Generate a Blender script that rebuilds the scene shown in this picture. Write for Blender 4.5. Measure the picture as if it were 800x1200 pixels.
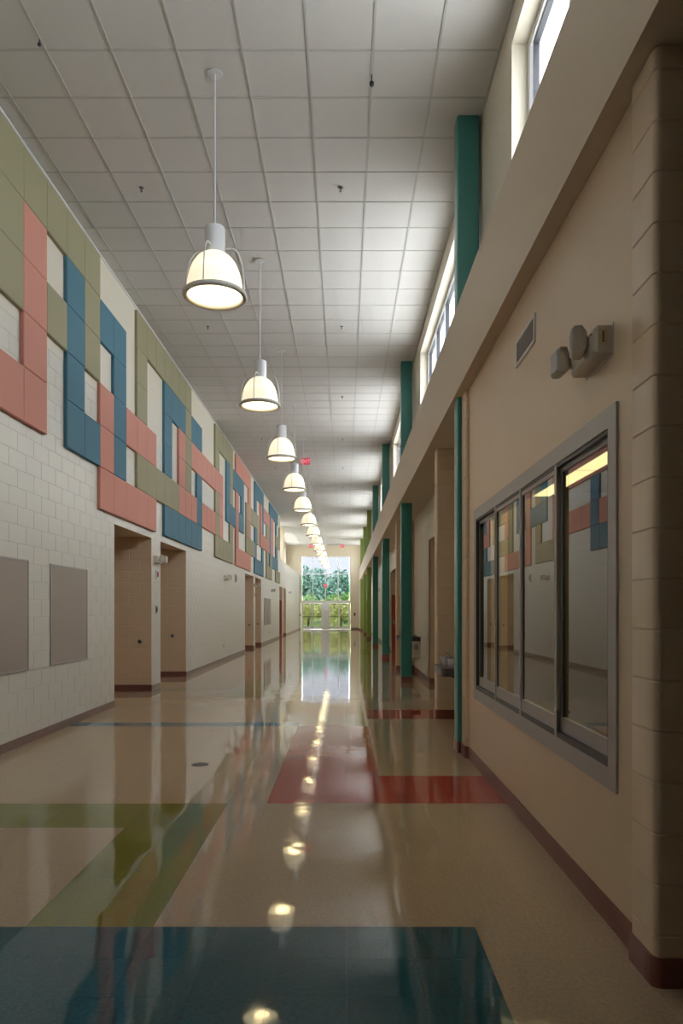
import bpy, bmesh, math, random
from mathutils import Vector, Matrix
random.seed(7)
for o in list(bpy.data.objects): bpy.data.objects.remove(o)
SC = bpy.context.scene
COL = SC.collection

# ------------------------------------------------------------------ camera, world, sun, exposure
EYE = 1.50                       # eye height above the floor; Y runs down the corridor, X to the right
FPX = 825.0                      # focal length in pixels of the 800x1200 frame
cam = bpy.data.cameras.new('camera'); camo = bpy.data.objects.new('camera', cam); COL.objects.link(camo)
camo.location = (0, 0, EYE); camo.rotation_euler = (math.pi/2, 0, 0)
cam.sensor_fit = 'VERTICAL'; cam.sensor_height = 36.0; cam.lens = FPX/1200*36
cam.shift_x = (400-403)/1200; cam.shift_y = (715.5-600)/1200
cam.clip_start = 0.05; cam.clip_end = 600
SC.camera = camo

world = bpy.data.worlds.new('sky'); SC.world = world; world.use_nodes = True
wn = world.node_tree.nodes; wl = world.node_tree.links
bg = wn['Background']; bg.inputs['Color'].default_value = (0.93, 0.945, 1.0, 1); bg.inputs['Strength'].default_value = 4.6
sun = bpy.data.lights.new('sun', 'SUN'); sun.energy = 10.0; sun.angle = math.radians(1.5); sun.color = (1, .96, .88)
suno = bpy.data.objects.new('sun', sun); COL.objects.link(suno)
suno.rotation_euler = Vector((0.04, 0.50, -0.86)).to_track_quat('-Z', 'Y').to_euler()   # high, from behind the photographer
vs = SC.view_settings
vs.view_transform = 'Standard'; vs.look = 'None'; vs.gamma = 1.0; vs.use_curve_mapping = False; vs.exposure = 0.85

# ------------------------------------------------------------------ materials
def mat(name, col, rough=.5, var=.04, vscale=6, bump=0, bscale=40, metallic=0, spec=.5, emit=None, estr=0, coat=0):
    m = bpy.data.materials.new(name); m.use_nodes = True
    nt = m.node_tree; N = nt.nodes; L = nt.links; b = N['Principled BSDF']
    b.inputs['Roughness'].default_value = rough; b.inputs['Metallic'].default_value = metallic
    b.inputs['Specular IOR Level'].default_value = spec
    b.inputs['Coat Weight'].default_value = coat
    geo = N.new('ShaderNodeNewGeometry')
    nz = N.new('ShaderNodeTexNoise'); nz.inputs['Scale'].default_value = vscale; nz.inputs['Detail'].default_value = 4
    L.new(geo.outputs['Position'], nz.inputs['Vector'])
    mix = N.new('ShaderNodeMix'); mix.data_type = 'RGBA'
    mix.inputs[6].default_value = tuple(max(0, c*(1-var)) for c in col)+(1,)
    mix.inputs[7].default_value = tuple(min(1, c*(1+var)) for c in col)+(1,)
    L.new(nz.outputs['Fac'], mix.inputs[0]); L.new(mix.outputs[2], b.inputs['Base Color'])
    if bump:
        n2 = N.new('ShaderNodeTexNoise'); n2.inputs['Scale'].default_value = bscale; n2.inputs['Detail'].default_value = 3
        L.new(geo.outputs['Position'], n2.inputs['Vector'])
        bp = N.new('ShaderNodeBump'); bp.inputs['Strength'].default_value = bump; bp.inputs['Distance'].default_value = .004
        L.new(n2.outputs['Fac'], bp.inputs['Height']); L.new(bp.outputs['Normal'], b.inputs['Normal'])
    if emit:
        b.inputs['Emission Color'].default_value = emit+(1,); b.inputs['Emission Strength'].default_value = estr
    return m

def floor_mat(name, col, speck=.10):
    m = bpy.data.materials.new(name); m.use_nodes = True
    nt = m.node_tree; N = nt.nodes; L = nt.links; b = N['Principled BSDF']
    geo = N.new('ShaderNodeNewGeometry')
    n1 = N.new('ShaderNodeTexNoise'); n1.inputs['Scale'].default_value = 55; n1.inputs['Detail'].default_value = 8; n1.inputs['Roughness'].default_value = .7
    L.new(geo.outputs['Position'], n1.inputs['Vector'])
    r = N.new('ShaderNodeValToRGB')
    r.color_ramp.elements[0].position = .34; r.color_ramp.elements[1].position = .62
    r.color_ramp.elements[0].color = tuple(c*(1-speck*1.8) for c in col)+(1,)
    r.color_ramp.elements[1].color = tuple(min(1, c*(1+speck*.6)) for c in col)+(1,)
    L.new(n1.outputs['Fac'], r.inputs['Fac']); L.new(r.outputs['Color'], b.inputs['Base Color'])
    # worn polish: gloss varies a little; the slab undulates slowly
    n2 = N.new('ShaderNodeTexNoise'); n2.inputs['Scale'].default_value = 1.3; n2.inputs['Detail'].default_value = 3
    L.new(geo.outputs['Position'], n2.inputs['Vector'])
    mr = N.new('ShaderNodeMapRange'); mr.inputs['To Min'].default_value = .025; mr.inputs['To Max'].default_value = .07
    L.new(n2.outputs['Fac'], mr.inputs['Value']); L.new(mr.outputs['Result'], b.inputs['Roughness'])
    n3 = N.new('ShaderNodeTexNoise'); n3.inputs['Scale'].default_value = 2.6; n3.inputs['Detail'].default_value = 2
    L.new(geo.outputs['Position'], n3.inputs['Vector'])
    bp = N.new('ShaderNodeBump'); bp.inputs['Strength'].default_value = .10; bp.inputs['Distance'].default_value = .02
    L.new(n3.outputs['Fac'], bp.inputs['Height']); L.new(bp.outputs['Normal'], b.inputs['Normal'])
    b.inputs['IOR'].default_value = 1.42
    return m

def glass_mat(name, tint, ior=1.5, gloss_tint=(1, 1, 1)):
    m = bpy.data.materials.new(name); m.use_nodes = True
    nt = m.node_tree; N = nt.nodes; L = nt.links
    for n in list(N): N.remove(n)
    out = N.new('ShaderNodeOutputMaterial'); mx = N.new('ShaderNodeMixShader')
    tr = N.new('ShaderNodeBsdfTransparent'); tr.inputs['Color'].default_value = tint+(1,)
    gl = N.new('ShaderNodeBsdfGlossy'); gl.inputs['Roughness'].default_value = .0; gl.inputs['Color'].default_value = gloss_tint+(1,)
    fr = N.new('ShaderNodeFresnel'); fr.inputs['IOR'].default_value = ior
    ge = N.new('ShaderNodeNewGeometry'); inv = N.new('ShaderNodeMath'); inv.operation = 'SUBTRACT'; inv.inputs[0].default_value = 1
    mu = N.new('ShaderNodeMath'); mu.operation = 'MULTIPLY'          # the pane reflects at its outer faces only
    L.new(ge.outputs['Backfacing'], inv.inputs[1]); L.new(inv.outputs[0], mu.inputs[0]); L.new(fr.outputs['Fac'], mu.inputs[1])
    L.new(mu.outputs[0], mx.inputs['Fac']); L.new(tr.outputs['BSDF'], mx.inputs[1]); L.new(gl.outputs['BSDF'], mx.inputs[2])
    L.new(mx.outputs['Shader'], out.inputs['Surface'])
    return m

def glow_mat(name, col, strength, rim=None):
    # prismatic lamp shade: brighter low down around the bulb, finely ribbed
    m = bpy.data.materials.new(name); m.use_nodes = True
    nt = m.node_tree; N = nt.nodes; L = nt.links; b = N['Principled BSDF']
    b.inputs['Base Color'].default_value = (.85, .8, .65, 1); b.inputs['Roughness'].default_value = .3
    tc = N.new('ShaderNodeTexCoord'); wv = N.new('ShaderNodeTexWave'); wv.wave_type = 'RINGS'; wv.rings_direction = 'Z'
    wv.inputs['Scale'].default_value = 6
    L.new(tc.outputs['Object'], wv.inputs['Vector'])
    mr = N.new('ShaderNodeMapRange'); mr.inputs['To Min'].default_value = strength*.85; mr.inputs['To Max'].default_value = strength*1.1
    L.new(wv.outputs['Fac'], mr.inputs['Value'])
    b.inputs['Emission Color'].default_value = col+(1,); L.new(mr.outputs['Result'], b.inputs['Emission Strength'])
    return m

CREAM = (.74, .68, .56); TAN = (.73, .555, .385)
M = dict(
    block=mat('painted_block', (.70, .665, .58), .38, .02, 9, .35, 120),
    mortar=mat('painted_joint', (.665, .63, .55), .4, .02),
    cream=mat('cream_paint', CREAM, .45, .02, 3, .15, 160),
    beige=mat('beige_paint', (.62, .53, .38), .45, .02, 3, .15, 160),
    tan=mat('tan_paint', TAN, .34, .02, 3, .15, 160),
    tanblock=mat('tan_painted_block', TAN, .34, .02, 9, .35, 120),
    tanmortar=mat('tan_painted_joint', (.68, .52, .36), .45, .02),
    bulk=mat('bulkhead_paint', (.68, .56, .42), .5, .02, 3),
    ctile=mat('ceiling_tile', (.66, .635, .605), .85, .03, 30, .4, 220),
    grid=mat('ceiling_grid', (.52, .51, .48), .5, .02),
    base_r=mat('rubber_base_red_brown', (.22, .085, .07), .35, .05),
    base_l=mat('rubber_base_taupe', (.26, .17, .14), .35, .05),
    olive=mat('olive_fabric', (.335, .305, .185), .75, .04, 40, .3, 300),
    pink=mat('salmon_fabric', (.62, .27, .205), .75, .04, 40, .3, 300),
    blue=mat('blue_fabric', (.068, .185, .25), .7, .05, 40, .3, 300),
    teal=mat('teal_paint', (.05, .25, .225), .3, .03),
    lime=mat('lime_paint', (.24, .33, .07), .35, .03),
    alu=mat('brushed_aluminium', (.45, .43, .42), .42, .03, 30, metallic=.25),
    darkalu=mat('dark_seal', (.05, .05, .06), .4, .03),
    white=mat('white_enamel', (.72, .72, .73), .35, .02),
    frame=mat('white_frame', (.78, .79, .80), .4, .02),
    board=mat('tack_board', (.40, .335, .275), .8, .06, 120, .3, 400),
    plastic=mat('beige_plastic', (.66, .59, .50), .4, .03),
    lens=mat('lamp_lens', (.62, .60, .62), .12, .03, 30),
    dark=mat('dark_metal', (.035, .03, .035), .35, .05),
    steel=mat('stainless', (.40, .38, .38), .3, .03, 40, metallic=.8),
    fount=mat('fountain_grey', (.17, .14, .15), .35, .04, 30, metallic=.3),
    door=mat('orange_door', (.42, .09, .045), .4, .05),
    vent=mat('vent_white', (.74, .70, .64), .5, .02),
    ventdark=mat('vent_slat', (.34, .31, .30), .5, .02),
    red=mat('red_plastic', (.55, .02, .03), .4, .03),
    exitred=mat('exit_red', (.5, .06, .09), .4, .02, emit=(1, .12, .2), estr=.18),
    exitlet=mat('exit_letters', (.8, .2, .25), .4, .02, emit=(1, .35, .4), estr=.5),
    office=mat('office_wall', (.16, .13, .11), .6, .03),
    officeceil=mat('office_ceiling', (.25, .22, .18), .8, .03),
    olight=mat('office_light', (.8, .8, .6), .5, .01, emit=(1.0, .88, .45), estr=2.2),
    rod=mat('lamp_rod', (.62, .61, .62), .4, .02),
    rim=mat('lamp_rim', (.55, .53, .49), .4, .03),
    dome=glow_mat('lamp_dome', (1.0, .86, .60), .54),
    lampin=glow_mat('lamp_glow', (1.0, .79, .40), 13.0),
    lamplens=glow_mat('lamp_lens_glow', (1.0, .82, .48), 2.4),
    grass=mat('grass', (.22, .30, .08), .9, .3, 3),
    roof=mat('white_roof', (.66, .67, .68), .9, .03),
    paving=mat('concrete_paving', (.5, .49, .46), .9, .08),
    trunk=mat('bark', (.12, .08, .05), .9, .2, 10),
    leafd=mat('leaf_dark', (.34, .56, .46), .7, .35, 3),
    leafm=mat('leaf_mid', (.42, .64, .27), .7, .35, 3),
    leafl=mat('leaf_light', (.78, .85, .36), .7, .35, 3),
    glass_end=glass_mat('tinted_glass', (.335, .345, .36), 1.5),  # dark tint added to hold down the brightness of the outdoors
    glass_cl=glass_mat('clear_glass', (.93, .96, .97), 1.45),
    glass_off=glass_mat('office_glass', (.60, .60, .56), 2.5),
    f_tan=floor_mat('floor_tan', (.45, .335, .22)),
    f_teal=floor_mat('floor_teal', (.026, .105, .135), .16),
    f_green=floor_mat('floor_green', (.185, .185, .035)),
    f_red=floor_mat('floor_red', (.42, .06, .04)),
    f_blue=floor_mat('floor_blue', (.06, .18, .25)),
    f_pink=floor_mat('floor_salmon', (.50, .24, .16)),
)

# ------------------------------------------------------------------ mesh helpers
class MB:
    """collects boxes, prisms and lathes; build() links them as one mesh object"""
    def __init__(s): s.v = []; s.f = []; s.smooth = []
    def add(s, vs_, fs, sm=False):
        n = len(s.v); s.v += [tuple(v) for v in vs_]
        for f in fs: s.f.append([i+n for i in f]); s.smooth.append(sm)
        return s
    def box(s, x0, x1, y0, y1, z0, z1):
        vs_ = [(x, y, z) for x in (x0, x1) for y in (y0, y1) for z in (z0, z1)]
        return s.add(vs_, [(0, 1, 3, 2), (4, 6, 7, 5), (0, 4, 5, 1), (2, 3, 7, 6), (0, 2, 6, 4), (1, 5, 7, 3)])
    def pillow(s, x0, x1, y0, y1, z0, z1, ax, b):
        """box whose face on the positive side of axis ax (sign in b) is chamfered by |b|"""
        lo = [x0, y0, z0]; hi = [x1, y1, z1]; a = abs(ax)-1; u, w = [i for i in range(3) if i != a]
        front = hi[a] if ax > 0 else lo[a]; back = lo[a] if ax > 0 else hi[a]; sgn = 1 if ax > 0 else -1
        def P(d, uu, ww):
            p = [0, 0, 0]; p[a] = d; p[u] = uu; p[w] = ww; return p
        ring = lambda d, e: [P(d, lo[u]+e, lo[w]+e), P(d, hi[u]-e, lo[w]+e), P(d, hi[u]-e, hi[w]-e), P(d, lo[u]+e, hi[w]-e)]
        vs_ = ring(back, 0)+ring(front-sgn*b, 0)+ring(front, b)
        fs = [(0, 1, 2, 3), (8, 9, 10, 11)]
        for k in (0, 4):
            for i in range(4): fs.append((k+i, k+(i+1) % 4, k+4+(i+1) % 4, k+4+i))
        return s.add(vs_, fs)
    def prism(s, pts, z0, z1, sm=False):
        n = len(pts); vs_ = [(p[0], p[1], z0) for p in pts]+[(p[0], p[1], z1) for p in pts]
        s.add(vs_, [tuple(range(n))[::-1], tuple(range(n, 2*n))])
        return s.add(vs_, [(i, (i+1) % n, n+(i+1) % n, n+i) for i in range(n)], sm)
    def lathe(s, prof, c=(0, 0, 0), n=24, caps=True):
        vs_ = []; fs = []
        for r, z in prof:
            for i in range(n):
                a = 2*math.pi*i/n; vs_.append((c[0]+r*math.cos(a), c[1]+r*math.sin(a), c[2]+z))
        for k in range(len(prof)-1):
            for i in range(n): fs.append((k*n+i, k*n+(i+1) % n, (k+1)*n+(i+1) % n, (k+1)*n+i))
        s.add(vs_, fs, True)
        if caps:
            m_ = len(prof)-1
            s.add(vs_[:n], [tuple(range(n))[::-1]]); s.add(vs_[m_*n:], [tuple(range(n))])
        return s
    def tube(s, pts, r, n=8):
        pts = [Vector(p) for p in pts]; vs_ = []; fs = []
        for i, p in enumerate(pts):
            t = (pts[min(i+1, len(pts)-1)]-pts[max(i-1, 0)]).normalized()
            a = t.orthogonal().normalized() if i == 0 else (a-t*a.dot(t)).normalized()
            b = t.cross(a)
            for k in range(n):
                q = 2*math.pi*k/n; vs_.append(p+a*(r*math.cos(q))+b*(r*math.sin(q)))
        for i in range(len(pts)-1):
            for k in range(n): fs.append((i*n+k, i*n+(k+1) % n, (i+1)*n+(k+1) % n, (i+1)*n+k))
        s.add(vs_, fs, True)
        return s.add(vs_[:n]+vs_[-n:], [tuple(range(n))[::-1], tuple(range(n, 2*n))])
    def torus(s, R, r, c=(0, 0, 0), n=36, k=10):
        vs_ = []; fs = []
        for i in range(n):
            a = 2*math.pi*i/n
            for j in range(k):
                q = 2*math.pi*j/k; rr = R+r*math.cos(q)
                vs_.append((c[0]+rr*math.cos(a), c[1]+rr*math.sin(a), c[2]+r*math.sin(q)))
        for i in range(n):
            for j in range(k): fs.append((i*k+j, ((i+1) % n)*k+j, ((i+1) % n)*k+(j+1) % k, i*k+(j+1) % k))
        return s.add(vs_, fs, True)
    def xform(s, mtx, start=0):
        for i in range(start, len(s.v)): s.v[i] = tuple(mtx @ Vector(s.v[i]))
        return s
    def mesh(s, name, material):
        me = bpy.data.meshes.new(name); me.from_pydata(s.v, [], s.f)
        me.polygons.foreach_set('use_smooth', s.smooth)
        bm = bmesh.new(); bm.from_mesh(me); bmesh.ops.recalc_face_normals(bm, faces=bm.faces); bm.to_mesh(me); bm.free()
        me.materials.append(M[material] if isinstance(material, str) else material)
        return me
    def build(s, name, material, parent=None): return link(name, s.mesh(name, material), parent)

def link(name, me, parent=None, loc=None):
    o = bpy.data.objects.new(name, me); COL.objects.link(o)
    if parent: o.parent = parent
    if loc: o.location = loc
    return o
def box(name, material, b, parent=None): return MB().box(*b).build(name, material, parent)
def struct(o): o['kind'] = 'structure'; return o
def tag(o, label, cat, group=None):
    o['label'] = label; o['category'] = cat
    if group: o['group'] = group
    return o
def thing(name, label, cat, loc=(0, 0, 0), group=None):
    return tag(link(name, None, None, loc), label, cat, group)
def root(name):                       # an Empty that holds a piece of the setting
    return struct(link(name, None))
def copy_tree(o, parent=None):
    c = o.copy(); COL.objects.link(c)
    if parent: c.parent = parent
    for ch in list(o.children): copy_tree(ch, c)
    return c
def slab(mb, ax, p0, p1, u0, u1, z0, z1, holes=()):
    """wall slab: normal axis ax ('x' or 'y') from p0 to p1, running u0..u1, with rectangular holes (ua,ub,za,zb)"""
    us = sorted({u0, u1}|{min(max(h[i], u0), u1) for h in holes for i in (0, 1)})
    for a, b in zip(us[:-1], us[1:]):
        c = (a+b)/2; hs = sorted([(max(h[2], z0), min(h[3], z1)) for h in holes if h[0] < c < h[1]]); z = z0
        for ha, hb in hs+[(z1, z1)]:
            if ha > z+1e-4:
                mb.box(*((p0, p1, a, b) if ax == 'x' else (a, b, p0, p1)), z, ha)
            z = max(z, hb)
    return mb

# ------------------------------------------------------------------ key dimensions (metres)
CEIL = 6.72; XL = -3.58; XR = 1.27; XB = 1.16; SOFF = 3.75; BTOP = 4.62; XC = 1.455; XW = 1.75; YEND = 56.5; YBACK = -3.0
COLS = [7.535+7.315*k for k in range(-1, 7)]           # column centres along the corridor
REC_L = [(10.98, 13.10), (13.74, 15.96), (25.46, 27.86), (28.40, 30.40), (39.0, 40.9), (41.5, 43.3)]
HEAD = 2.87

# ------------------------------------------------------------------ floor: colour fields laid in 0.305 m tiles
T = .305; TX0 = .62; TY0 = 3.34
ZONES = [('f_teal', -3.6, .62, 1.2, 3.34), ('f_green', -1.515, -.905, 3.34, 5.475), ('f_green', -3.6, -.905, 4.865, 5.475),
         ('f_red', -.60, .315, 5.475, 9.135), ('f_red', -.60, 1.8, 5.475, 6.39), ('f_red', .315, 1.8, 9.74, 10.66),
         ('f_blue', -3.6, -.60, 9.135, 9.44), ('f_blue', -5.5, -1.82, 13.10, 13.40),
         ('f_green', -2.13, -1.21, 12.18, 15.23), ('f_pink', -2.74, -2.13, 15.84, 20.1), ('f_teal', .92, 1.8, 19.5, 19.81),
         ('f_red', 1.23, 1.8, 20.1, 23.5), ('f_green', .3, .92, 23.8, 27), ('f_blue', -3.6, -1.2, 24.2, 24.5),
         ('f_red', -.6, .315, 28.05, 31.4), ('f_green', -2.7, -1.8, 33, 36)]
def zone(x, y):
    for n, a, b, c, d in ZONES:
        if a <= x <= b and c <= y <= d: return n
    return 'f_tan'
floor = struct(box('floor', 'tanmortar', (-6.2, 5.2, YBACK, YEND+.2, -.30, -.0032)))
g = .00015
tile_mesh = {}
cells = []
ix0 = -13; 
for iy in range(-21, 175):
    y0 = TY0+iy*T
    if y0 > YEND: continue
    for ix in range(-23, 16):
        x0 = TX0+ix*T
        cells.append((x0, y0, zone(x0+T/2, y0+T/2)))
cells.sort(key=lambda c: c[1])
def seen(c): 
    x, y = c[0]+T/2, c[1]+T/2
    px = 403+FPX*x/max(y, .1); py = 715.5+FPX*1.5/max(y, .1)
    return y > 2.3 and -25 < px < 825 and py < 1225 and XL-.1 < x < 1.35
near = [c for c in cells if seen(c)][:300]; nearset = set(id(c) for c in near)
for x0, y0, z in near:
    if z not in tile_mesh: tile_mesh[z] = MB().pillow(g, T-g, g, T-g, -.0032, 0, 3, .0003).mesh('floor_tile', z)
    link('floor_tile', tile_mesh[z], floor, (x0, y0, 0))
rest = [c for c in cells if id(c) not in nearset]; mb = MB(); slots = []; idx = []
for c in rest:
    n0 = len(mb.f); mb.pillow(c[0]+g, c[0]+T-g, c[1]+g, c[1]+T-g, -.0032, 0, 3, .0003)
    if c[2] not in slots: slots.append(c[2])
    idx += [slots.index(c[2])]*(len(mb.f)-n0)
me = mb.mesh('floor_tile_field', slots[0])
for z in slots[1:]: me.materials.append(M[z])
me.polygons.foreach_set('material_index', idx)
o = link('floor_tile_field', me, floor); o['kind'] = 'stuff'

# ------------------------------------------------------------------ ceiling: lay-in tiles in a metal grid
ceil = struct(box('ceiling', 'ctile', (XL-1.2, XC+.3, YBACK-.2, YEND+.3, CEIL+.03, CEIL+.25)))
CG = .61; CX0 = -3.39; CY0 = 6.564
xl_ = [XL]+[CX0+CG*k for k in range(8)]+[XC]
nrow = range(-15, 83)
ctiles = []
for k in nrow:
    ya = CY0+CG*k; yb = ya+CG
    if ya > YEND: break
    xs = list(xl_)
    if ya > 39.4: xs[0] = -3.39; xs = [-4.61, -4.0]+xs
    for a, b in zip(xs[:-1], xs[1:]): ctiles.append((a, b, ya, min(yb, YEND)))
vis = [t for t in ctiles if t[3] > 5.6][:300]; vset = set(vis)
cm = {}
for a, b, ya, yb in vis:
    key = (round(b-a, 3), round(yb-ya, 3))
    if key not in cm: cm[key] = MB().pillow(.004, b-a-.004, .004, yb-ya-.004, .006, .024, -3, .003).mesh('ceiling_tile', 'ctile')
    link('ceiling_tile', cm[key], ceil, (a, ya, CEIL))
mb = MB()
for t in ctiles:
    if t not in vset: mb.pillow(t[0]+.004, t[1]-.004, t[2]+.004, t[3]-.004, CEIL+.006, CEIL+.024, -3, .003)
o = mb.build('ceiling_tile_field', 'ctile', ceil); o['kind'] = 'stuff'
rm = MB().box(-.011, .011, YBACK, YEND, CEIL, CEIL+.012).mesh('grid_runner', 'grid')
for x in xl_[1:-1]: link('grid_runner', rm, ceil, (x, 0, 0))
tm = MB().box(XL, XC, -.011, .011, .001, .012).mesh('grid_tee', 'grid'); tm2 = MB().box(-4.6, XC, -.011, .011, .001, .012).mesh('grid_tee', 'grid')
for k in nrow:
    y = CY0+CG*k
    if y < YEND: link('grid_tee', tm if y < 39.4 else tm2, ceil, (0, y, CEIL))
struct(box('trim_1', 'frame', (XL, XL+.022, YBACK, 39.4, CEIL-.022, CEIL)))          # wall angle along the left wall
struct(box('trim_2', 'grid', (XC-.02, XC, YBACK, YEND, CEIL-.02, CEIL)))

# ------------------------------------------------------------------ left wall: painted concrete block with recesses
BH = .2032; BL = .4064; J = .003
wl_holes = [(a, b, -1, HEAD) for a, b in REC_L]
wall_left = struct(slab(MB(), 'x', XL-.20, XL-.003, YBACK, 39.4, 0, CEIL+.03, wl_holes).build('wall_left', 'mortar'))
slab(MB(), 'x', XL-.0045, XL, YBACK, 39.4, 23*BH, CEIL).build('plaster_face', 'cream', wall_left)
slab(MB(), 'x', XL-.20, XL-.0045, 39.4, YEND, 0, 4.38, wl_holes).build('low_wall_core', 'mortar', wall_left)
def blocks_in(y0, y1, n0, n1, holes):
    for n in range(n0, n1):
        z0 = n*BH; z1 = z0+BH; off = BL/2 if n % 2 else 0
        k0 = math.floor((y0-off)/BL)
        for k in range(k0, int((y1-off)/BL)+2):
            a = max(k*BL+off, y0); b = min((k+1)*BL+off, y1)
            segs = [(a, b)]
            for h in holes:
                if z0+BH/2 < h[3]:
                    ns = []
                    for s0, s1 in segs:
                        if h[1] <= s0 or h[0] >= s1: ns.append((s0, s1)); continue
                        if s0 < h[0]: ns.append((s0, h[0]))
                        if s1 > h[1]: ns.append((h[1], s1))
                    segs = ns
            for s0, s1 in segs:
                if s1-s0 > .03: yield s0, s1, z0, z1
allb = list(blocks_in(YBACK, 39.4, 0, 23, wl_holes))
allb += list(blocks_in(39.4, YEND-.5, 0, 21, wl_holes))
vis = sorted([b for b in allb if b[1] > 7.2 and (b[3] < 3.7 or b[0] > 11)], key=lambda b: b[0])[:300]; vset = set(vis)
bmesh_cache = {}
for a, b, z0, z1 in vis:
    key = round(b-a, 3)
    if key not in bmesh_cache: bmesh_cache[key] = MB().pillow(-.012, 0, J, b-a-J, J, BH-J, 1, .0025).mesh('wall_block', 'block')
    link('wall_block', bmesh_cache[key], wall_left, (XL, a, z0))
mb = MB()
for b in allb:
    if b not in vset: mb.pillow(XL-.012, XL, b[0]+J, b[1]-J, b[2]+J, b[3]-J, 1, .0035)
o = mb.build('wall_block_field', 'block', wall_left); o['kind'] = 'stuff'
# recesses behind the openings: far wall faces the corridor's near end; the weaker light is put into its tan block colour
for i, (a, b) in enumerate(REC_L):
    r = root('wall_recess_left'); X1 = -5.6
    MB().box(X1, XL-.004, b-.002, b+.15, 0, HEAD).build('side_wall', 'tanmortar', r)
    MB().box(X1, XL-.20, a-.15, a, 0, HEAD).build('side_wall', 'tan', r)
    MB().box(X1-.15, X1, a-.15, b+.15, 0, HEAD).build('back_wall', 'tan', r)
    MB().box(X1, XL-.002, a, b, HEAD-.006, HEAD+.1).build('recess_ceiling', 'tan', r)
    if i < 2:
        for n in range(14):
            off = BL/2 if n % 2 else 0; x = XL
            edges = [XL]+[XL-off-BL*k for k in range(0 if off else 1, 5)]
            for e1, e0 in zip(edges[:-1], edges[1:]):
                if e0 > X1-.3: MB().pillow(e0+J, e1-(J if e1 < XL else 0), b-.006, b+.004, n*BH+J, (n+1)*BH-J, -2, .0035).build('wall_block', 'tanblock', r)
    else: box('side_face', 'tan', (X1, XL, b-.006, b, 0, HEAD), r)
    struct(box('baseboard_recess_left', 'base_r', (X1, XL+.003, b-.018, b-.006, 0, .12)))
segs = [(YBACK, 10.98), (13.10, 13.74), (15.96, 25.46), (27.86, 28.40), (30.40, 39.0), (40.9, 41.5), (43.3, YEND)]
for a, b in segs: struct(box('baseboard_left', 'base_l', (XL, XL+.01, a-(.012 if a > 13 and a < 14 else 0), b, 0, .10)))
# upper left wall past the mural: set back with its own clerestory
up = struct(slab(MB(), 'x', -4.85, -4.6, 39.4, YEND, 4.2, CEIL+.03, [(41.5, 45.0, 4.6, 6.4), (47.0, 55.5, 4.6, 6.4)]).build('wall_left_upper', 'beige'))
box('return_wall', 'beige', (-4.85, XL, 39.2, 39.4, 4.2, CEIL+.03), up)
box('ledge', 'cream', (-4.85, XL-.0, 39.4, YEND, 4.27, 4.38), up)
box('pilaster', 'beige', (-4.6, -3.74, 43.6, 44.1, 4.38, CEIL), up)
for n_, (a, b) in enumerate(((41.5, 45.0), (47.0, 55.5))):
    w = root('window_%d' % (40+n_)); f = MB()
    for r_ in ((a, b, 4.6, 4.67), (a, b, 6.33, 6.4), (a, a+.07, 4.67, 6.33), (b-.07, b, 4.67, 6.33)): f.box(-4.76, -4.68, *r_)
    f.build('window_frame', 'frame', w); np_ = 3+4*n_; pw = (b-a)/np_
    for k in range(np_):
        if k: box('mullion', 'frame', (-4.76, -4.68, a+k*pw-.03, a+k*pw+.03, 4.67, 6.33), w)
        box('pane', 'glass_cl', (-4.725, -4.719, max(a+.07, a+k*pw+.03), min(b-.07, a+(k+1)*pw-.03), 4.67, 6.33), w)
struct(box('wall_back', 'office', (-6.2, 5.2, YBACK-.2, YBACK, 0, CEIL+.03)))  # unseen end of the corridor, coloured dark to cut bounced light

# ------------------------------------------------------------------ acoustic panel mural (0.61 m squares, six rows from the ceiling down)
PAT = ['OOO_P_', 'OPPPP_', 'O_O___', 'OBBBB_', 'OOO_B_', '_B_PPP', '_BBBBP', '___P_P', 'OOOPOP', 'O__POP', 'O___O_', 'OBBBOB', 'OB__OB',
       'OBPPPB', 'OOOOPB', '_BP_PB', '_BPBBB', '__P_P_', '__P_P_', '__P_P_', 'OOPOOO', 'O_PPPO', 'O____O', 'OBBB_O', 'OOOBOO', '_B_B__',
       'PBPPPP', 'PB_B_P', 'PBBB_P', 'P____P', 'P_OOOP', 'PPPPOP', '__O_O_', '__O_O_', 'BBOBBB', 'B_OO_B', 'B____B', 'BPPP_B', 'BBBPBB',
       '_P_P__', '_P_P__', '_POPOO', '_POP_O', 'BBBBBO', 'BPPPOO', 'BPPPB_', 'B___B_', 'B___B_', 'BBOBBO', 'B_OOBO', '__O__O', '_OO__O']
mural = thing('acoustic_panel_mural', 'abstract mosaic of padded olive, salmon and blue square panels along the upper block wall', 'wall panels', (XL, 7.763, 0))
PS = .61; ptop = EYE+5.14
pm = {}
for k in 'OPB': pm[k] = MB().pillow(0, .05, .0015, PS-.0015, .0015, PS-.0015, 1, .008).mesh('acoustic_panel', {'O': 'olive', 'P': 'pink', 'B': 'blue'}[k])
PL = {'O': 'olive green fabric panel', 'P': 'salmon pink fabric panel', 'B': 'blue fabric panel'}
full = [('OOO_P_')]*2+PAT
for i, colstr in enumerate(full):
    for r, k in enumerate(colstr):
        if k == '_': continue
        p = link('acoustic_panel', pm[k], mural, (.002, (i-3)*PS, ptop-(r+1)*PS)); p['label'] = PL[k]

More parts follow.
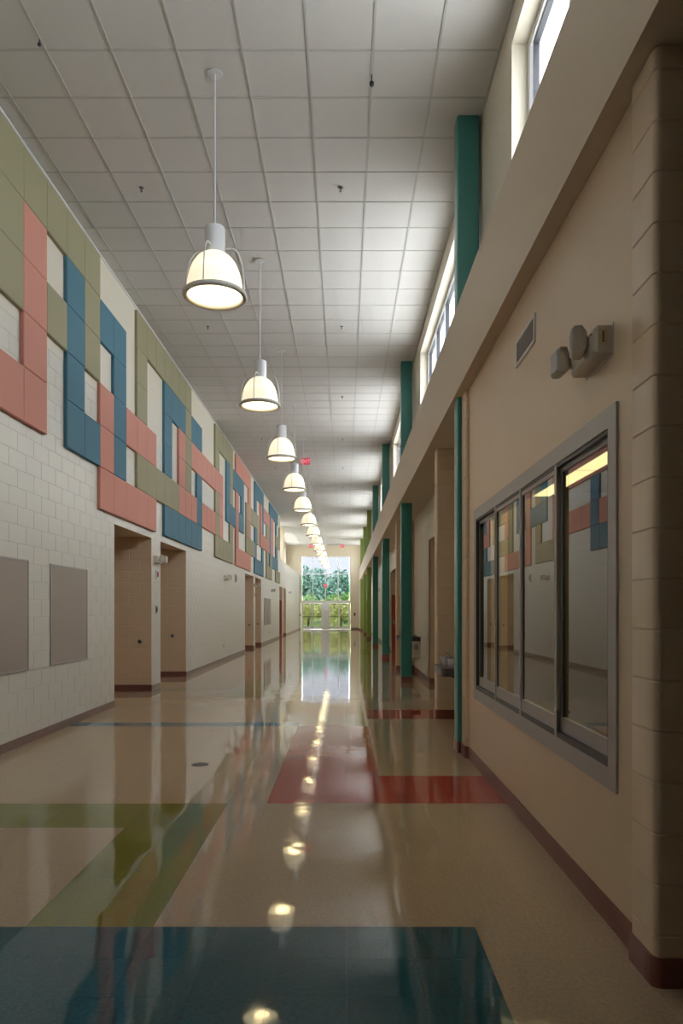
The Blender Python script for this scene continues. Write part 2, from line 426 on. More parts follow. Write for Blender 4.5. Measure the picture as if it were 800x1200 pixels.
# ------------------------------------------------------------------ right side: beam, soffit, clerestory
beam = struct(box('wall_bulkhead', 'bulk', (XB, XC+.1, YBACK, YEND-2.5, SOFF, BTOP)))
struct(box('ceiling_soffit', 'bulk', (XC+.1, 5.2, YBACK, YEND, SOFF, SOFF+.12)))
op = []
for c0, c1 in zip(COLS[:-1], COLS[1:]): op.append((c0+1.42, c1-1.42, 4.80, 6.42))
op.append((COLS[-1]+1.2, YEND-.6, 4.80, 6.42))
clw = struct(slab(MB(), 'x', XC, XC+.28, YBACK, YEND, BTOP-.02, CEIL+.03, op).build('wall_clerestory', 'cream'))
box('roof_upstand', 'cream', (XC+.1, XC+.28, YBACK, YEND, SOFF+.12, BTOP-.02), clw)
n = 0
for a, b, z0, z1 in op:
    n += 1; w = root('window_%d' % n); a = max(a, YBACK+.02)
    f = MB(); fx0, fx1 = XC+.14, XC+.22
    for r_ in ((a, b, z0, z0+.07), (a, b, z1-.07, z1), (a, a+.07, z0+.07, z1-.07), (b-.07, b, z0+.07, z1-.07)): f.box(fx0, fx1, *r_)
    f.build('window_frame', 'frame', w)
    np_ = 4; pw = (b-a-.14)/np_
    for k in range(np_):
        ya = a+.07+k*pw; yb = ya+pw
        if k: box('mullion', 'frame', (fx0, fx1, ya-.03, ya+.03, z0+.07, z1-.07), w)
        s = MB(); e = .03; q = .016
        for r_ in ((ya+e, yb-e, z0+.07, z0+.07+q), (ya+e, yb-e, z1-.07-q, z1-.07), (ya+e, ya+e+q, z0+.07+q, z1-.07-q), (yb-e-q, yb-e, z0+.07+q, z1-.07-q)): s.box(fx0+.02, fx1-.01, *r_)
        so = s.build('sash', 'darkalu', w)
        box('pane', 'glass_cl', (fx0+.045, fx0+.051, ya+e+q, yb-e-q, z0+.07+q, z1-.07-q), so)
ROOF = struct(box('bounce_roof_right', 'roof', (XC+.28, 16, -12, YEND+1, 4.30, 4.42)))  # unseen roof outside the clerestory, added to bounce sunlight onto the ceiling
struct(box('blocker_roof_main', 'roof', (-5.2, XC+.45, YBACK-.4, YEND+.6, CEIL+.26, CEIL+.45)))  # unseen slab over the ceiling, added to keep daylight out

# ------------------------------------------------------------------ right side: office front between two block piers
WO = (3.36, 6.74, .75, 2.37)                              # glazed opening (y0,y1,z0,z1)
wr = struct(slab(MB(), 'x', XR, XR+.14, 3.02, 7.15, 0, SOFF, [WO]).build('wall_right', 'tan'))
def bull_profile(x0, x1, y0, y1, r, corners):
    """rectangle with the named corners rounded (bullnose)"""
    pts = []
    for (cx, cy, a0, k) in ((x0, y0, 180, 0), (x1, y0, 270, 1), (x1, y1, 0, 2), (x0, y1, 90, 3)):
        sx = 1 if cx == x0 else -1; sy = 1 if cy == y0 else -1
        if k in corners:
            for i in range(7):
                a = math.radians(a0+15*i); pts.append((cx+sx*r+r*math.cos(a), cy+sy*r+r*math.sin(a)))
        else: pts.append((cx, cy))
    return pts
def bull_block(mb, x0, x1, y0, y1, z0, z1, r, corners, e=.0035):
    P0 = bull_profile(x0, x1, y0, y1, r, corners); P1 = bull_profile(x0+e, x1-e, y0+e, y1-e, r-e*.5, corners)
    n = len(P0); vs_ = [(*p, z0) for p in P1]+[(*p, z0+e) for p in P0]+[(*p, z1-e) for p in P0]+[(*p, z1) for p in P1]
    mb.add(vs_, [tuple(range(n))[::-1], tuple(range(3*n, 4*n))])
    for k in range(3): mb.add(vs_, [(k*n+i, k*n+(i+1) % n, (k+1)*n+(i+1) % n, (k+1)*n+i) for i in range(n)], True)
    return mb
def pier(name, x0, x1, y0, y1, corners, single=True, m='tanblock', mm='tanmortar', r=.028, zt=SOFF):
    w = struct(MB().prism(bull_profile(x0+.004, x1-.004, y0+.004, y1-.004, r, corners), 0, zt, True).build(name, mm))
    me = bull_block(MB(), x0, x1, y0, y1, .003, BH-.003, r, corners).mesh('wall_block', m)
    for k in range(int(zt/BH)): link('wall_block', me, w, (0, 0, k*BH))
    top = zt-int(zt/BH)*BH
    if top > .02: bull_block(MB(), x0, x1, y0, y1, int(zt/BH)*BH+.003, zt-.001, r, corners).build('wall_block', m, w)
    bb = bull_profile(x0-.01, x1, y0-.01, y1+.01, r+.008, corners)
    struct(MB().prism(bb, 0, .12, True).build('baseboard_pier', 'base_r'))
    return w
pier('wall_pier_near', 1.235, 1.66, 2.80, 3.02, (0,))
pier('wall_pier_column', 1.235, 1.66, 7.15, 7.41, (0, 3))
struct(box('baseboard_right', 'base_r', (XR-.010, XR, 3.02, 7.15, 0, .12)))
struct(box('wall_right_return', 'tan', (1.66, 5.2, 2.80, 3.02, 0, SOFF)))
struct(box('wall_right_far_side', 'tan', (5.0, 5.2, YBACK, 3.0, 0, SOFF)))
# the office behind the glass
off = root('wall_office')
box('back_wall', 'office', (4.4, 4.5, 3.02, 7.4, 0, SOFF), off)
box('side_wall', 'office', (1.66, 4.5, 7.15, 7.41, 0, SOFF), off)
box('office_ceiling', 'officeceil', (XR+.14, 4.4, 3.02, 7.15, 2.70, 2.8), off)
box('counter', 'office', (XR+.14, 1.75, 3.1, 7.1, .60, .66), off)
for k in range(3):
    l = thing('office_ceiling_light', 'long yellow-lit ceiling light panel seen through the office sliding window', 'ceiling light', (1.55, 3.10+1.36*k, 2.66), 'light panels above the office window')
    box('diffuser', 'olight', (-.12, .53, .004, 1.356, 0, .015), l); 
    f = MB().box(-.13, -.12, 0, 1.36, -.004, .04).box(.53, .54, 0, 1.36, -.004, .04).box(-.12, .53, 0, .004, -.002, .04).box(-.12, .53, 1.356, 1.36, -.002, .04)
    f.build('light_frame', 'white', l)
# sliding window
w = root('window_20')
y0, y1, z0, z1 = WO; cw = .10
f = MB()
for r_ in ((y0-cw, y1+cw, z0-cw, z0), (y0-cw, y1+cw, z1, z1+cw), (y0-cw, y0, z0, z1), (y1, y1+cw, z0, z1)): f.box(XR-.012, XR+.0, *r_)
f.build('window_casing', 'alu', w)
f = MB()
for r_ in ((y0, y1, z0, z0+.035), (y0, y1, z1-.022, z1), (y0, y0+.02, z0, z1), (y1-.02, y1, z0, z1)): f.box(XR-.006, XR+.13, *r_)
f.build('window_track', 'darkalu', w)
pw = (y1-y0)/4
for k in range(4):
    ya = y0+k*pw; yb = ya+pw; xs = XR-.002+(.022 if k in (0, 3) else 0)
    s = MB(); q = .05; ra = .022 if k == 0 else q*.8
    for r_ in ((ya, yb, z0+.035, z0+.12), (ya, yb, z1-.05, z1-.022), (ya-.005, ya+ra, z0+.12, z1-.05), (yb-q*.75, yb+.005, z0+.12, z1-.05)): s.box(xs, xs+.022, *r_)
    so = s.build('sash', 'alu', w)
    g_ = MB()
    for r_ in ((ya+ra, ya+ra+.012, z0+.12, z1-.05), (yb-q*.75-.012, yb-q*.75, z0+.12, z1-.05)): g_.box(xs+.004, xs+.02, *r_)
    g_.build('seal', 'darkalu', so)
    box('pane', 'glass_off', (xs+.008, xs+.014, ya+ra, yb-q*.75, z0+.12, z1-.05), so)
for yy in (y0+pw, y0+2*pw, y0+3*pw): box('mullion', 'alu', (XR-.009, XR-.002, yy-.02, yy+.02, z0+.0, z1-.0), w)
for yy, zz in ((y0+pw-.03, z0+.15), (y0+pw*2.1, z0-.05)):
    MB().lathe([(.010, 0), (.010, .008)], n=10).xform(Matrix.Translation((XR-.004, yy, zz)) @ Matrix.Rotation(-math.pi/2, 4, 'Y')).build('lock', 'dark', w)

# ------------------------------------------------------------------ right side beyond: wall with recesses, wing walls
wr_h = [(10.9, 14.4, -1, 2.95), (23.8, 26.7, -1, 2.95), (38.4, 41.3, -1, 2.95), (44.0, 46.5, 2.05, 3.6)]
wr2 = struct(slab(MB(), 'x', XW, XW+.2, 7.41, YEND, 0, SOFF, wr_h).build('wall_right_corridor', 'cream'))
for a, b, _, hh in wr_h[:3]:
    r = root('wall_recess_right')
    box('side_wall', 'tan', (XW+.0, 3.6, b-.006, b+.15, 0, hh), r); box('side_wall', 'tan', (XW+.2, 3.6, a-.15, a, 0, hh), r)
    box('back_wall', 'tan', (3.6, 3.75, a-.15, b+.15, 0, hh), r); box('recess_ceiling', 'tan', (XW+.002, 3.6, a, b-.006, hh-.006, hh+.1), r)
    struct(box('baseboard_recess_right', 'base_r', (XW-.003, 3.6, b-.018, b-.006, 0, .12)))
for a, b in ((7.41, 9.8), (10.0, 10.9), (14.4, 17.6), (17.8, 23.8), (26.7, 38.4), (41.3, 53)): struct(box('baseboard_right_corridor', 'base_r', (XW-.01, XW, a, b, 0, .12)))
pier('wall_wing_first', 1.283, XW, 9.80, 10.0, (0, 3))
pier('wall_wing_second', 1.30, XW, 17.60, 17.80, (0, 3))
pier('wall_wing_last', XB, XW, 53.4, 53.8, (0, 3), m='block', mm='mortar')
# orange doors in the recesses
def flush_door(loc, n):
    d = root('door_%d' % n); d.location = loc
    MB().box(.02, .06, -.06, 0, 0, 2.16).box(.06, .97, -.06, 0, 2.10, 2.16).box(.97, 1.0, -.06, 0, 0, 2.16).build('door_frame', 'bulk', d)
    lf = MB().pillow(.065, .965, -.05, -.005, .01, 2.095, -2, .003).build('door_leaf', 'door', d)
    h = MB().box(.10, .16, -.058, -.05, .98, 1.16).tube([(.13, -.05, 1.06), (.13, -.11, 1.06), (.25, -.11, 1.06)], .011)
    h.build('door_handle', 'steel', lf)
    return d
flush_door((XW-.01, 26.675, 0), 1); flush_door((XW-.01, 41.275, 0), 2)
flush_door((-4.585, 40.875, 0), 3)

# window high in the right corridor wall
w = root('window_21')
f = MB()
for r_ in ((44, 46.5, 2.05, 2.12), (44, 46.5, 3.53, 3.6), (44, 44.07, 2.12, 3.53), (46.43, 46.5, 2.12, 3.53), (45.22, 45.28, 2.12, 3.53)): f.box(XW+.08, XW+.14, *r_)
f.build('window_frame', 'frame', w); box('pane', 'glass_cl', (XW+.105, XW+.111, 44.07, 46.43, 2.12, 3.53), w)

# ------------------------------------------------------------------ steel columns
LBL = ['teal steel column hard against the end of the sliding-window wall', 'teal steel column in front of the black-topped water cooler',
       'teal steel column just past the orange door in the right recess', 'teal steel column standing next to the lime green columns',
       'lime green column beside the farthest teal column', 'lime green column with another lime column on either side', 'lime green column closest to the glazed entrance doors']
for i, y in enumerate(COLS[1:]):
    t = thing('steel_column', LBL[i], 'column', (1.31, y, 0)); m = 'teal' if i < 4 else 'lime'
    h = .115
    for nm, a, b in (('shaft', .12, SOFF), ('upper_shaft', BTOP, CEIL)):
        MB().prism(bull_profile(-h, h, -h, h, .018, (0, 1, 2, 3)), a, b, True).build(nm, m, t)
    MB().prism(bull_profile(-h-.006, h+.006, -h-.006, h+.006, .02, (0, 1, 2, 3)), 0, .12, True).build('base', 'base_r', t)

# ------------------------------------------------------------------ end wall with glazed entrance
GX0, GX1, GZ = -3.46, .52, 5.85
we = struct(slab(MB(), 'y', YEND, YEND+.25, -6.2, 5.2, 0, CEIL+.03, [(GX0, GX1, -1, GZ)]).build('wall_end', 'beige'))
struct(box('baseboard_end', 'base_l', (XL, GX0, YEND-.01, YEND, 0, .12))); struct(box('baseboard_end', 'base_l', (GX1, XW, YEND-.01, YEND, 0, .12)))
w = root('window_30'); ya, yb = YEND+.06, YEND+.18
def bars(name, m, rects, parent, a=ya, b=yb):
    mb = MB()
    for r_ in rects: mb.box(r_[0], r_[1], a, b, r_[2], r_[3])
    return mb.build(name, m, parent)
ZT = 2.30
bars('window_frame', 'frame', [(GX0, GX0+.09, ZT, GZ), (GX1-.09, GX1, ZT, GZ), (GX0+.09, GX1-.09, GZ-.09, GZ), (GX0, GX1, ZT-.20, ZT)], w)
xm = [GX0+.09, -2.51, -1.50, -.47, GX1-.09]
for x in xm[1:-1]: bars('mullion', 'frame', [(x-.035, x+.035, ZT, GZ-.09)], w)
bars('transom', 'frame', [(GX0+.09, GX1-.09, 4.40, 4.47)], w, ya+.005, yb-.005)
for x0, x1 in zip(xm[:-1], xm[1:]):
    for za, zb in ((ZT, 4.40), (4.47, GZ-.09)): box('pane', 'glass_end', (x0+.03, x1-.03, YEND+.115, YEND+.121, za, zb), w)
for n_, (xa, xb) in enumerate(((GX0+.02, -1.68), (-1.32, GX1-.02))):
    d = root('door_%d' % (10+n_)); za = ZT-.20
    bars('door_frame', 'frame', [(xa, xa+.08, 0, za), (xb-.08, xb, 0, za), (xa+.08, xb-.08, za-.05, za)], d)
    mid = (xa+xb)/2
    for s, (u0, u1) in enumerate(((xa+.08, mid-.005), (mid+.005, xb-.08))):
        lf = bars('door_leaf', 'frame' , [((u0, u0+.09, .01, za-.06), (u1-.09, u1, .01, za-.06))[s], (u0+.09, u1-.09, .01, .22), (u0+.09, u1-.09, za-.14, za-.06)], d, ya+.02, yb-.03)
        bars('meeting_stile', 'alu', [((u1-.09, u1, .01, za-.06), (u0, u0+.09, .01, za-.06))[s]], lf, ya+.02, yb-.03)
        box('pane', 'glass_end', (u0+.09, u1-.09, YEND+.105, YEND+.111, .22, za-.14), lf)
        box('push_bar', 'darkalu', (u0+.02, u1-.02, YEND-.0, YEND+.07, .98, 1.03), lf)
        box('closer', 'darkalu', (u0+.25, u1-.25, YEND+.0, YEND+.08, za-.13, za-.07), lf)
bars('centre_post', 'frame', [(-1.68, -1.32, 0, ZT-.20)], w)

# ------------------------------------------------------------------ pendant lamps
def make_pendant():
    t = thing('pendant_lamp', '', 'pendant lamp')
    MB().lathe([(.075, -.012), (.075, -.004), (.05, 0)], (0, 0, CEIL), 24).build('canopy', 'white', t)
    MB().lathe([(.009, 5.20), (.009, CEIL-.01)], n=10).build('stem', 'rod', t)
    MB().lathe([(.100, 4.945), (.100, 5.205), (.094, 5.215)], n=32).build('housing', 'white', t)
    rz = 4.56
    prof = []
    for i in range(15):
        a = math.radians(74.6)*i/14
        prof.append((.27*math.cos(a)**.75, rz+.012+.40*math.sin(a)))
    d = MB().lathe(prof, n=40, caps=False).build('dome_shade', 'dome', t)
    le = MB().lathe([(.268, rz+.012), (.20, rz-.004), (.13, rz-.012)], n=40, caps=False).build('lens', 'lamplens', t)
    MB().lathe([(.13, rz-.012), (.07, rz-.017), (.01, rz-.018)], n=40, caps=False).build('bulb_glow', 'lampin', le)
    MB().torus(.286, .026, (0, 0, rz), 44, 10).build('rim_ring', 'rim', t)
    for k in range(4):
        a = math.radians(260+90*k); pts = []
        for i in range(13):
            q = i/12*math.pi/2
            r = .092+.208*math.cos(q)**.5 if i < 12 else .092
            pts.append((r*math.cos(a), r*math.sin(a), rz+.015+.43*math.sin(q)))
        MB().tube(pts, .0075, 6).build('cage_rib', 'rod', t)
    return t
pen = make_pendant(); PX = -1.255
ordn = ['first', 'second', 'third', 'fourth', 'fifth', 'sixth', 'seventh', 'eighth', 'ninth', 'tenth', 'eleventh', 'twelfth', 'thirteenth', 'fourteenth']
for k in range(13):
    o = pen if k == 0 else copy_tree(pen)
    o.location = (PX, 6.84+3.66*k, 0); o['group'] = 'row of pendant lamps down the corridor'
    o['label'] = 'glowing glass dome pendant, '+ordn[12-k]+' in the row counted from the entrance doors'

# ------------------------------------------------------------------ ceiling fittings: sprinklers, exit signs
ORD = ['one', 'two', 'three', 'four', 'five', 'six', 'seven', 'eight', 'nine', 'ten', 'eleven']
spr = MB().lathe([(.030, -.004), (.030, 0)], n=16).lathe([(.008, -.045), (.008, -.004)], n=10).lathe([(.016, -.05), (.016, -.045)], n=12).mesh('sprinkler_head', 'fount')
def sprinkler(x, y, z, label):
    tag(link('sprinkler_head', spr, None, (x, y, z)), label, 'sprinkler', 'sprinkler heads in the ceiling')
for k in range(11):
    for x, sd in ((-2.5, 'mural'), (-.045, 'clerestory')): sprinkler(x, 8.69+4.24*k, CEIL, 'dark sprinkler on the %s side of the pendants, number %s from the entrance doors' % (sd, ORD[10-k]))
sprinkler(1.6, 12.5, SOFF, 'small dark sprinkler head under the low soffit on the right')
for (x, y, r, h_, lab) in ((.27, 6.86, .022, .12, 'black hanging hook fitting on a ceiling grid bar, close to the clerestory'), (-2.785, 6.44, .018, .06, 'small black hook on a ceiling grid bar near the panel mural')):
    tag(MB().lathe([(.006, -h_*.55), (.006, 0)], (x, y, CEIL), 8).lathe([(.004, -h_), (r, -h_*.85), (r, -h_*.6), (.006, -h_*.5)], (x, y, CEIL), 12).build('ceiling_hook', 'dark'), lab, 'ceiling hook')
def text_mesh(s, size, depth, material):
    c = bpy.data.curves.new('t', 'FONT'); c.body = s; c.size = size; c.extrude = depth; c.align_x = 'CENTER'; c.align_y = 'CENTER'
    o = bpy.data.objects.new('t', c); COL.objects.link(o); dg = bpy.context.evaluated_depsgraph_get()
    me = bpy.data.meshes.new_from_object(o.evaluated_get(dg)); bpy.data.objects.remove(o)
    me.materials.clear(); me.materials.append(M[material]); return me
exit_me = text_mesh('EXIT', .16, .003, 'exitlet')
def exit_sign(x, y, z, label, stem=True):
    t = thing('exit_sign', label, 'exit sign', (x, y, z))
    MB().pillow(-.16, .16, -.02, .02, -.11, .11, -2, .006).build('sign_face', 'exitred', t)
    if stem: MB().box(-.05, .05, -.025, .025, .11, .14).build('mount', 'white', t)
    l = link('lettering', exit_me, t, (0, -.023, 0)); l.rotation_euler = (math.pi/2, 0, 0)
exit_sign(-1.31, 24.0, CEIL-.14, 'red exit sign hung from the ceiling among the pendant lamps')
exit_sign(-2.62, 55.5, CEIL-.14, 'red exit sign on the far ceiling in front of the left glazing corner')
exit_sign(-.14, 55.5, CEIL-.14, 'red exit sign on the far ceiling in front of the right glazing half')
exit_sign(-1.49, YEND+.03, 3.50, 'red exit sign on the central mullion of the entrance glazing', False)

# ------------------------------------------------------------------ left wall fittings
def tackboard(y, label):
    t = thing('tack_board', label, 'notice board', (XL, y, .83))
    MB().pillow(.001, .014, .015, 1.205, .015, 1.225, 1, .002).build('cork_face', 'board', t)
    for r_ in ((0, 1.22, 0, .018), (0, 1.22, 1.222, 1.24), (0, .018, .018, 1.222), (1.202, 1.22, .018, 1.222)):
        MB().box(.0005, .02, *r_).build('frame_rail', 'alu', t)
tackboard(6.74, 'square tan tack board in aluminium frame, the one farther from the recesses')
tackboard(8.56, 'square tan tack board in aluminium frame just before the first recess')
tackboard(31.45, 'distant tan tack board right after the second pair of recesses'); tackboard(33.0, 'distant tan tack board on block wall, second after the recess pair')
def emergency_light(x, y, z, side, label, big=False):
    """twin-head emergency light; side = +1 on the left wall (faces +X), -1 on the right wall"""
    t = thing('emergency_light', label, 'emergency light', (x, y, z)); s = side
    bx = lambda a, b: (a, b) if s > 0 else (-b, -a)
    b0, b1 = bx(.004, .085)
    MB().pillow(b0, b1, 0, .36, 0, .13, s, .014).build('body', 'plastic', t)
    MB().box(*bx(0, .004), -.012, .372, -.012, .142).build('wall_plate', 'plastic', t)
    for yy, rot in ((.10, .25), (.39, -.05)):
        mtx = Matrix.Translation((s*.085, yy, .085)) @ Matrix.Rotation(s*rot, 4, 'Z')
        hd = MB().box(*bx(-.02, .012), -.02, .02, -.02, .02)
        n = len(hd.v); u0, u1 = bx(.005, .068)
        hd.pillow(u0, u1, -.058, .058, -.062, .066, -s, .024)
        h = hd.xform(mtx).build('lamp_head', 'plastic', t)
        l0, l1 = bx(.068, .080)
        MB().pillow(l0, l1, -.052, .052, -.056, .060, s, .007).xform(mtx).build('lens', 'lens', h)
    if big:
        l = MB().box(*bx(.022, .068), -.0015, 0, .04, .112).build('label_plate', mat('label_yellow', (.62, .52, .30), .4, .25, 60), t)
        mb = MB()
        for k in range(6): mb.box(*bx(.040, .050), -.003, -.0015, .050+.009*k, .056+.009*k)
        mb.build('label_print', 'dark', l)
        MB().tube([(-.09, .045, .10), (-.075, .03, .11), (-.06, .02, .085), (-.065, .04, .06)], .003, 6).build('wire', 'dark', t)
emergency_light(XR, 3.33, EYE+1.22, -1, 'beige twin-head emergency light on the tan wall above the sliding window', True)
emergency_light(XL, 13.22, 2.40, 1, 'twin-head emergency light on the narrow pier between the first recesses')
emergency_light(XL, 21.0, 2.42, 1, 'twin-head emergency light on long block wall under the mural')
emergency_light(XL, 27.95, 2.45, 1, 'distant emergency light on the narrow pier of the second recess pair')
emergency_light(XL, 34.6, 2.42, 1, 'distant emergency light above the far tack boards')
emergency_light(XL, 45.5, 2.6, 1, 'small far emergency light beyond the last recess pair')
def plate(name, label, cat, x, y, z, s, w, h, d=.02, m='white', extra=None):
    t = thing(name, label, cat, (x, y, z)); a, b = (0, d) if s > 0 else (-d, 0)
    MB().pillow(a, b, -w/2, w/2, -h/2, h/2, s, .004).build('plate', m, t)
    if extra:
        a2, b2 = (d, d+.012) if s > 0 else (-d-.012, -d)
        MB().pillow(a2, b2, -w*.3, w*.3, -h*.3, h*.3, s, .004).build(extra[0], extra[1], t)
    return t
plate('fire_alarm_strobe', 'red and white fire alarm on pier between the first recesses', 'fire alarm', XL, 13.42, 2.19, 1, .12, .16, .03, 'white', ('alarm_lens', 'red'))
plate('switch_plate', 'grey switch plate on pier between the first recesses', 'light switch', XL, 13.42, 1.52, 1, .11, .16, .012, 'steel', ('rocker', 'dark'))
plate('wall_speaker', 'tall narrow speaker plate high on the long block wall', 'speaker', XL, 23.15, 2.56, 1, .16, .26, .05, 'plastic', ('grille', 'ventdark'))
plate('wall_outlet', 'small outlet plate low on the long block wall', 'outlet', XL, 20.9, .46, 1, .08, .125, .008, 'white', ('socket', 'plastic'))
plate('wall_outlet', 'small outlet plate low under the distant tack boards', 'outlet', XL, 33.6, .46, 1, .08, .125, .008, 'white', ('socket', 'plastic'))
plate('fire_alarm_strobe', 'far fire alarm on the pier of the second recess pair', 'fire alarm', XL, 28.13, 2.12, 1, .12, .16, .03, 'white', ('alarm_lens', 'red'))
for yy, x, lab in ((13.10, -3.79, 'first recess past the tack boards'), (15.96, -3.88, 'second recess past the tack boards'),
                 (27.86, -3.74, 'third recess along the mural wall'), (30.40, -3.72, 'fourth recess along the mural wall')):
    t = thing('wall_stop', 'round dark bumper in the '+lab, 'door stop', (x, yy-.006, .93), 'wall bumpers in the recesses')
    R_ = Matrix.Rotation(math.pi/2, 4, 'X')
    MB().lathe([(.045, 0), (.045, .012), (.03, .02)], n=20).xform(R_).build('flange', 'steel', t)
    MB().lathe([(.026, .02), (.028, .04), (.018, .05)], n=16).xform(R_).build('rubber_bumper', 'dark', t)
# ------------------------------------------------------------------ right wall fittings
t = thing('air_vent', 'small louvred air vent high on the tan wall by the emergency light', 'vent', (XR, 4.667, 3.28))
for r_ in ((0, .507, 0, .025), (0, .507, .17, .195), (0, .025, .025, .17), (.482, .507, .025, .17)): MB().box(-.010, 0, *r_).build('vent_frame', 'vent', t)
MB().box(-.0025, -.0005, .025, .482, .025, .17).build('vent_back', 'dark', t)
for k in range(9): MB().box(-.008, -.003, .025, .482, .030+.0155*k, .0375+.0155*k).build('slat', 'ventdark', t)
plate('fire_alarm_strobe', 'small alarm on the right corridor wall past the orange door', 'fire alarm', XW, 34.5, 2.5, -1, .14, .2, .05, 'plastic', ('alarm_lens', 'lens'))
plate('fire_alarm_strobe', 'small alarm on right corridor wall beside the orange door recess', 'fire alarm', XW, 27.3, 2.5, -1, .14, .2, .05, 'plastic', ('alarm_lens', 'lens'))
t = thing('card_reader', 'small dark reader on the end wall right of the glass doors', 'card reader', (.85, YEND, 1.2)); MB().pillow(-.07, .07, -.03, 0, -.12, .12, -2, .005).build('case', 'dark', t); MB().box(-.03, .03, -.034, -.03, .03, .08).build('reader_light', 'red', t)
t = thing('card_reader', 'small dark reader on the end wall left of the glass doors', 'card reader', (-3.52, YEND, 1.15)); MB().pillow(-.04, .04, -.03, 0, -.1, .1, -2, .005).build('case', 'dark', t); MB().box(-.02, .02, -.034, -.03, .03, .08).build('reader_light', 'red', t)
# floor cleanout cover
t = thing('floor_cleanout', 'round dark metal cleanout cover set in the tan floor', 'floor drain', (-1.40, 6.85, 0))
MB().lathe([(.082, .0005), (.080, .003)], n=36).build('cover', 'dark', t); MB().torus(.078, .003, (0, 0, .003), 36, 6).build('rim', 'steel', t)

# ------------------------------------------------------------------ drinking fountains
def fountain(y, label, cooler=False, z=0.0):
    t = thing('drinking_fountain', label, 'drinking fountain', (XW, y, z))
    def tray(x0, x1, y0_, y1_, za, zb, r=.09):
        return MB().prism(bull_profile(x0, x1, y0_, y1_, r, (0, 3)), za, zb, True)
    if not cooler:
        MB().box(-.03, 0, -.40, .40, .50, 1.0).build('back_panel', 'steel', t)
        tray(-.57, -.03, -.40, .38, .70, .80).build('apron', 'fount', t)
        MB().add([(-.03, a, .42) for a in (-.22, .22)]+[(-.45, a, .70) for a in (-.22, .22)]+[(-.03, a, .70) for a in (-.22, .22)],
                 [(0, 1, 3, 2), (2, 3, 5, 4), (0, 2, 4), (1, 5, 3), (0, 4, 5, 1)]).build('bracket', 'dark', t)
        for yy, xx, zz, q in ((.16, -.435, .80, .55), (-.17, -.36, .79, .72)):
            b = MB().lathe([(.14*q, 0), (.15*q, .03), (.15*q, .105), (.135*q, .115), (.12*q, .08), (.03*q, .06)], (xx, yy, zz), 28).build('bowl', 'steel', t)
            bb = MB().lathe([(.022, 0), (.022, .05), (.012, .07)], (xx+.04, yy, zz+.065), 14).tube([(xx+.04, yy, zz+.13), (xx+.03, yy, zz+.155), (xx-.01, yy, zz+.15)], .009, 8)
            bb.build('bubbler', 'steel', b)
    else:
        MB().pillow(-.33, 0, -.24, .24, .42, .80, -1, .01).build('cabinet', 'plastic', t)
        tray(-.47, 0, -.25, .25, .80, .89, .07).build('basin', 'dark', t)
        for k in range(2):
            MB().box(-.28+.13*k, -.18+.13*k, -.246, -.24, .60, .72).build('louvre', 'ventdark', t)
        MB().lathe([(.02, .89), (.02, .93), (.01, .95)], (-.12, -.08, 0), 12).build('bubbler', 'steel', t)
        box('push_plate', 'steel', (-.475, -.47, -.1, .1, .82, .87), t)
fountain(8.90, 'twin-bowl grey drinking fountain in the alcove past the office wall')
fountain(16.35, 'beige water cooler with black basin behind a teal column', True)
fountain(17.2, 'water cooler with black basin set against the second wing wall', True)

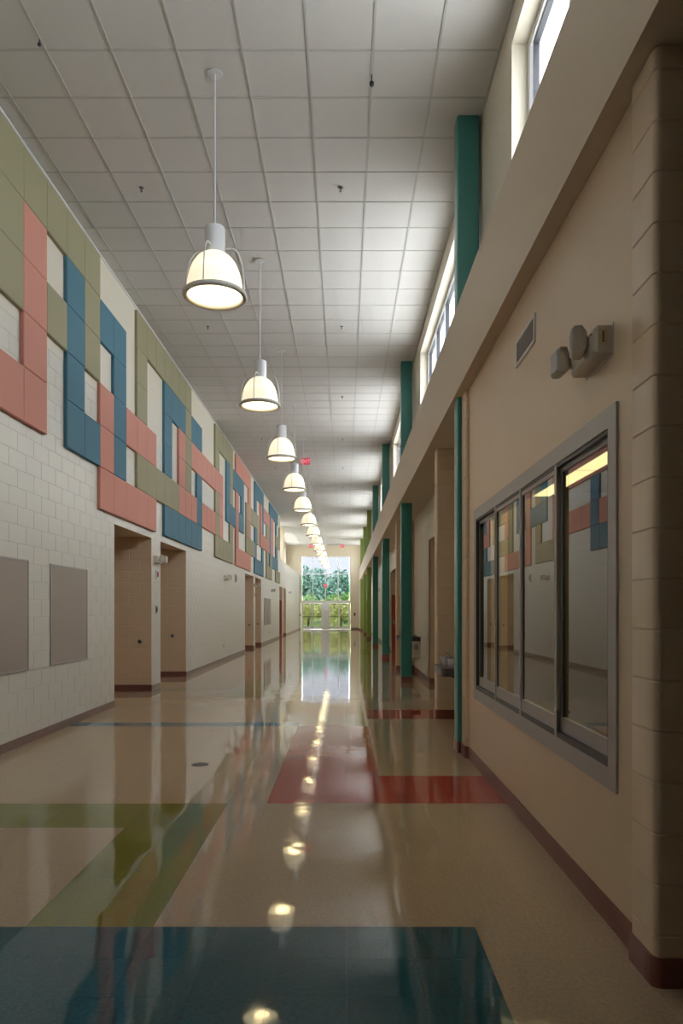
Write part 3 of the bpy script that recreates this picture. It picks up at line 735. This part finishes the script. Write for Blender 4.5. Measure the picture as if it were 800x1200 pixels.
# ------------------------------------------------------------------ outside: ground, trees, shrubs
struct(box('ground', 'grass', (-120, 120, YEND+6, 320, -.5, -.06))); struct(box('paving_outside', 'paving', (-30, 30, YEND+.25, YEND+6, -.5, -.05)))
struct(box('ground_side', 'paving', (-120, -6.3, -60, YEND+.25, -.5, -.06)))
def crown_mesh(name, m, rx, rz, n, leaf, seed):
    rnd = random.Random(seed); mb = MB(); lobes = [(Vector((rnd.uniform(-.6, .6)*rx, rnd.uniform(-.6, .6)*rx, rnd.uniform(-.55, .6)*rz)), rnd.uniform(.4, .62)) for _ in range(9)]
    for i in range(n):
        c, s = rnd.choice(lobes)
        d = Vector((rnd.gauss(0, 1), rnd.gauss(0, 1), rnd.gauss(0, 1))).normalized()*(rnd.random()**.35)
        p = c+Vector((d.x*rx*s, d.y*rx*s, d.z*rz*s)); 
        a = Vector((rnd.gauss(0, 1), rnd.gauss(0, 1), rnd.gauss(0, 1))).normalized(); b = a.orthogonal().normalized(); q = leaf*rnd.uniform(.6, 1.3)
        mb.add([p-a*q, p+b*q*.5, p+a*q, p-b*q*.5], [(0, 1, 2, 3)])
    return mb.mesh(name, m)
crowns = {k: [crown_mesh('crown', m, rx, rz, n, lf, s) for s in (1, 2, 3)] for k, m, rx, rz, n, lf in
          (('d', 'leafd', 3.0, 3.1, 3200, .26), ('m', 'leafm', 2.2, 2.4, 2400, .22), ('l', 'leafl', 1.3, 1.5, 1800, .15))}
def tree(kind, x, y, h, label, name, i):
    t = thing(name, label, 'tree' if name != 'shrub' else 'shrub', (x, y, -.06), 'greenery beyond the glass doors')
    rz = {'d': 3.1, 'm': 2.4, 'l': 1.5}[kind]; sc = h/(rz*2.15)
    c = link('crown', crowns[kind][i % 3], t, (0, 0, h-rz*1.05*sc)); c.scale = (sc*1.05, sc, sc); c.rotation_euler = (0, 0, i*1.3)
    MB().tube([(0, 0, 0), (.05, .03, h*.3), (-.04, 0, h*.62)], .05*h/3+.04, 8).build('trunk', 'trunk', t)
i = 0
def rows(kind, y0, dy, sp, h, hv, n, name, labels):
    global i
    for row in range(2):
        for k in range(n):
            x = -1.8+(k-(n-1)/2+.5*row)*sp
            tree(kind, x, y0+row*dy+random.uniform(-.1, .1)*sp, h*(1+.12*row)+random.uniform(-hv, hv), labels[row], name, i); i += 1
rows('d', 90, 9, 8.0, 6.9, .5, 5, 'woodland_tree', ('dark bluish-green tree at the front of the wood beyond the glass doors', 'dark tree rising behind the front row of the wood outside'))
rows('m', 77, 6, 4.9, 3.9, .5, 5, 'young_tree', ('mid green young tree on the lawn outside, behind the shrubs', 'mid green young tree outside, right in front of the dark wood'))
rows('l', 65, 4, 3.0, 2.5, .3, 6, 'shrub', ('bright yellow-green shrub just outside the glass doors', 'bright yellow-green shrub behind the shrubs next to the glass doors'))
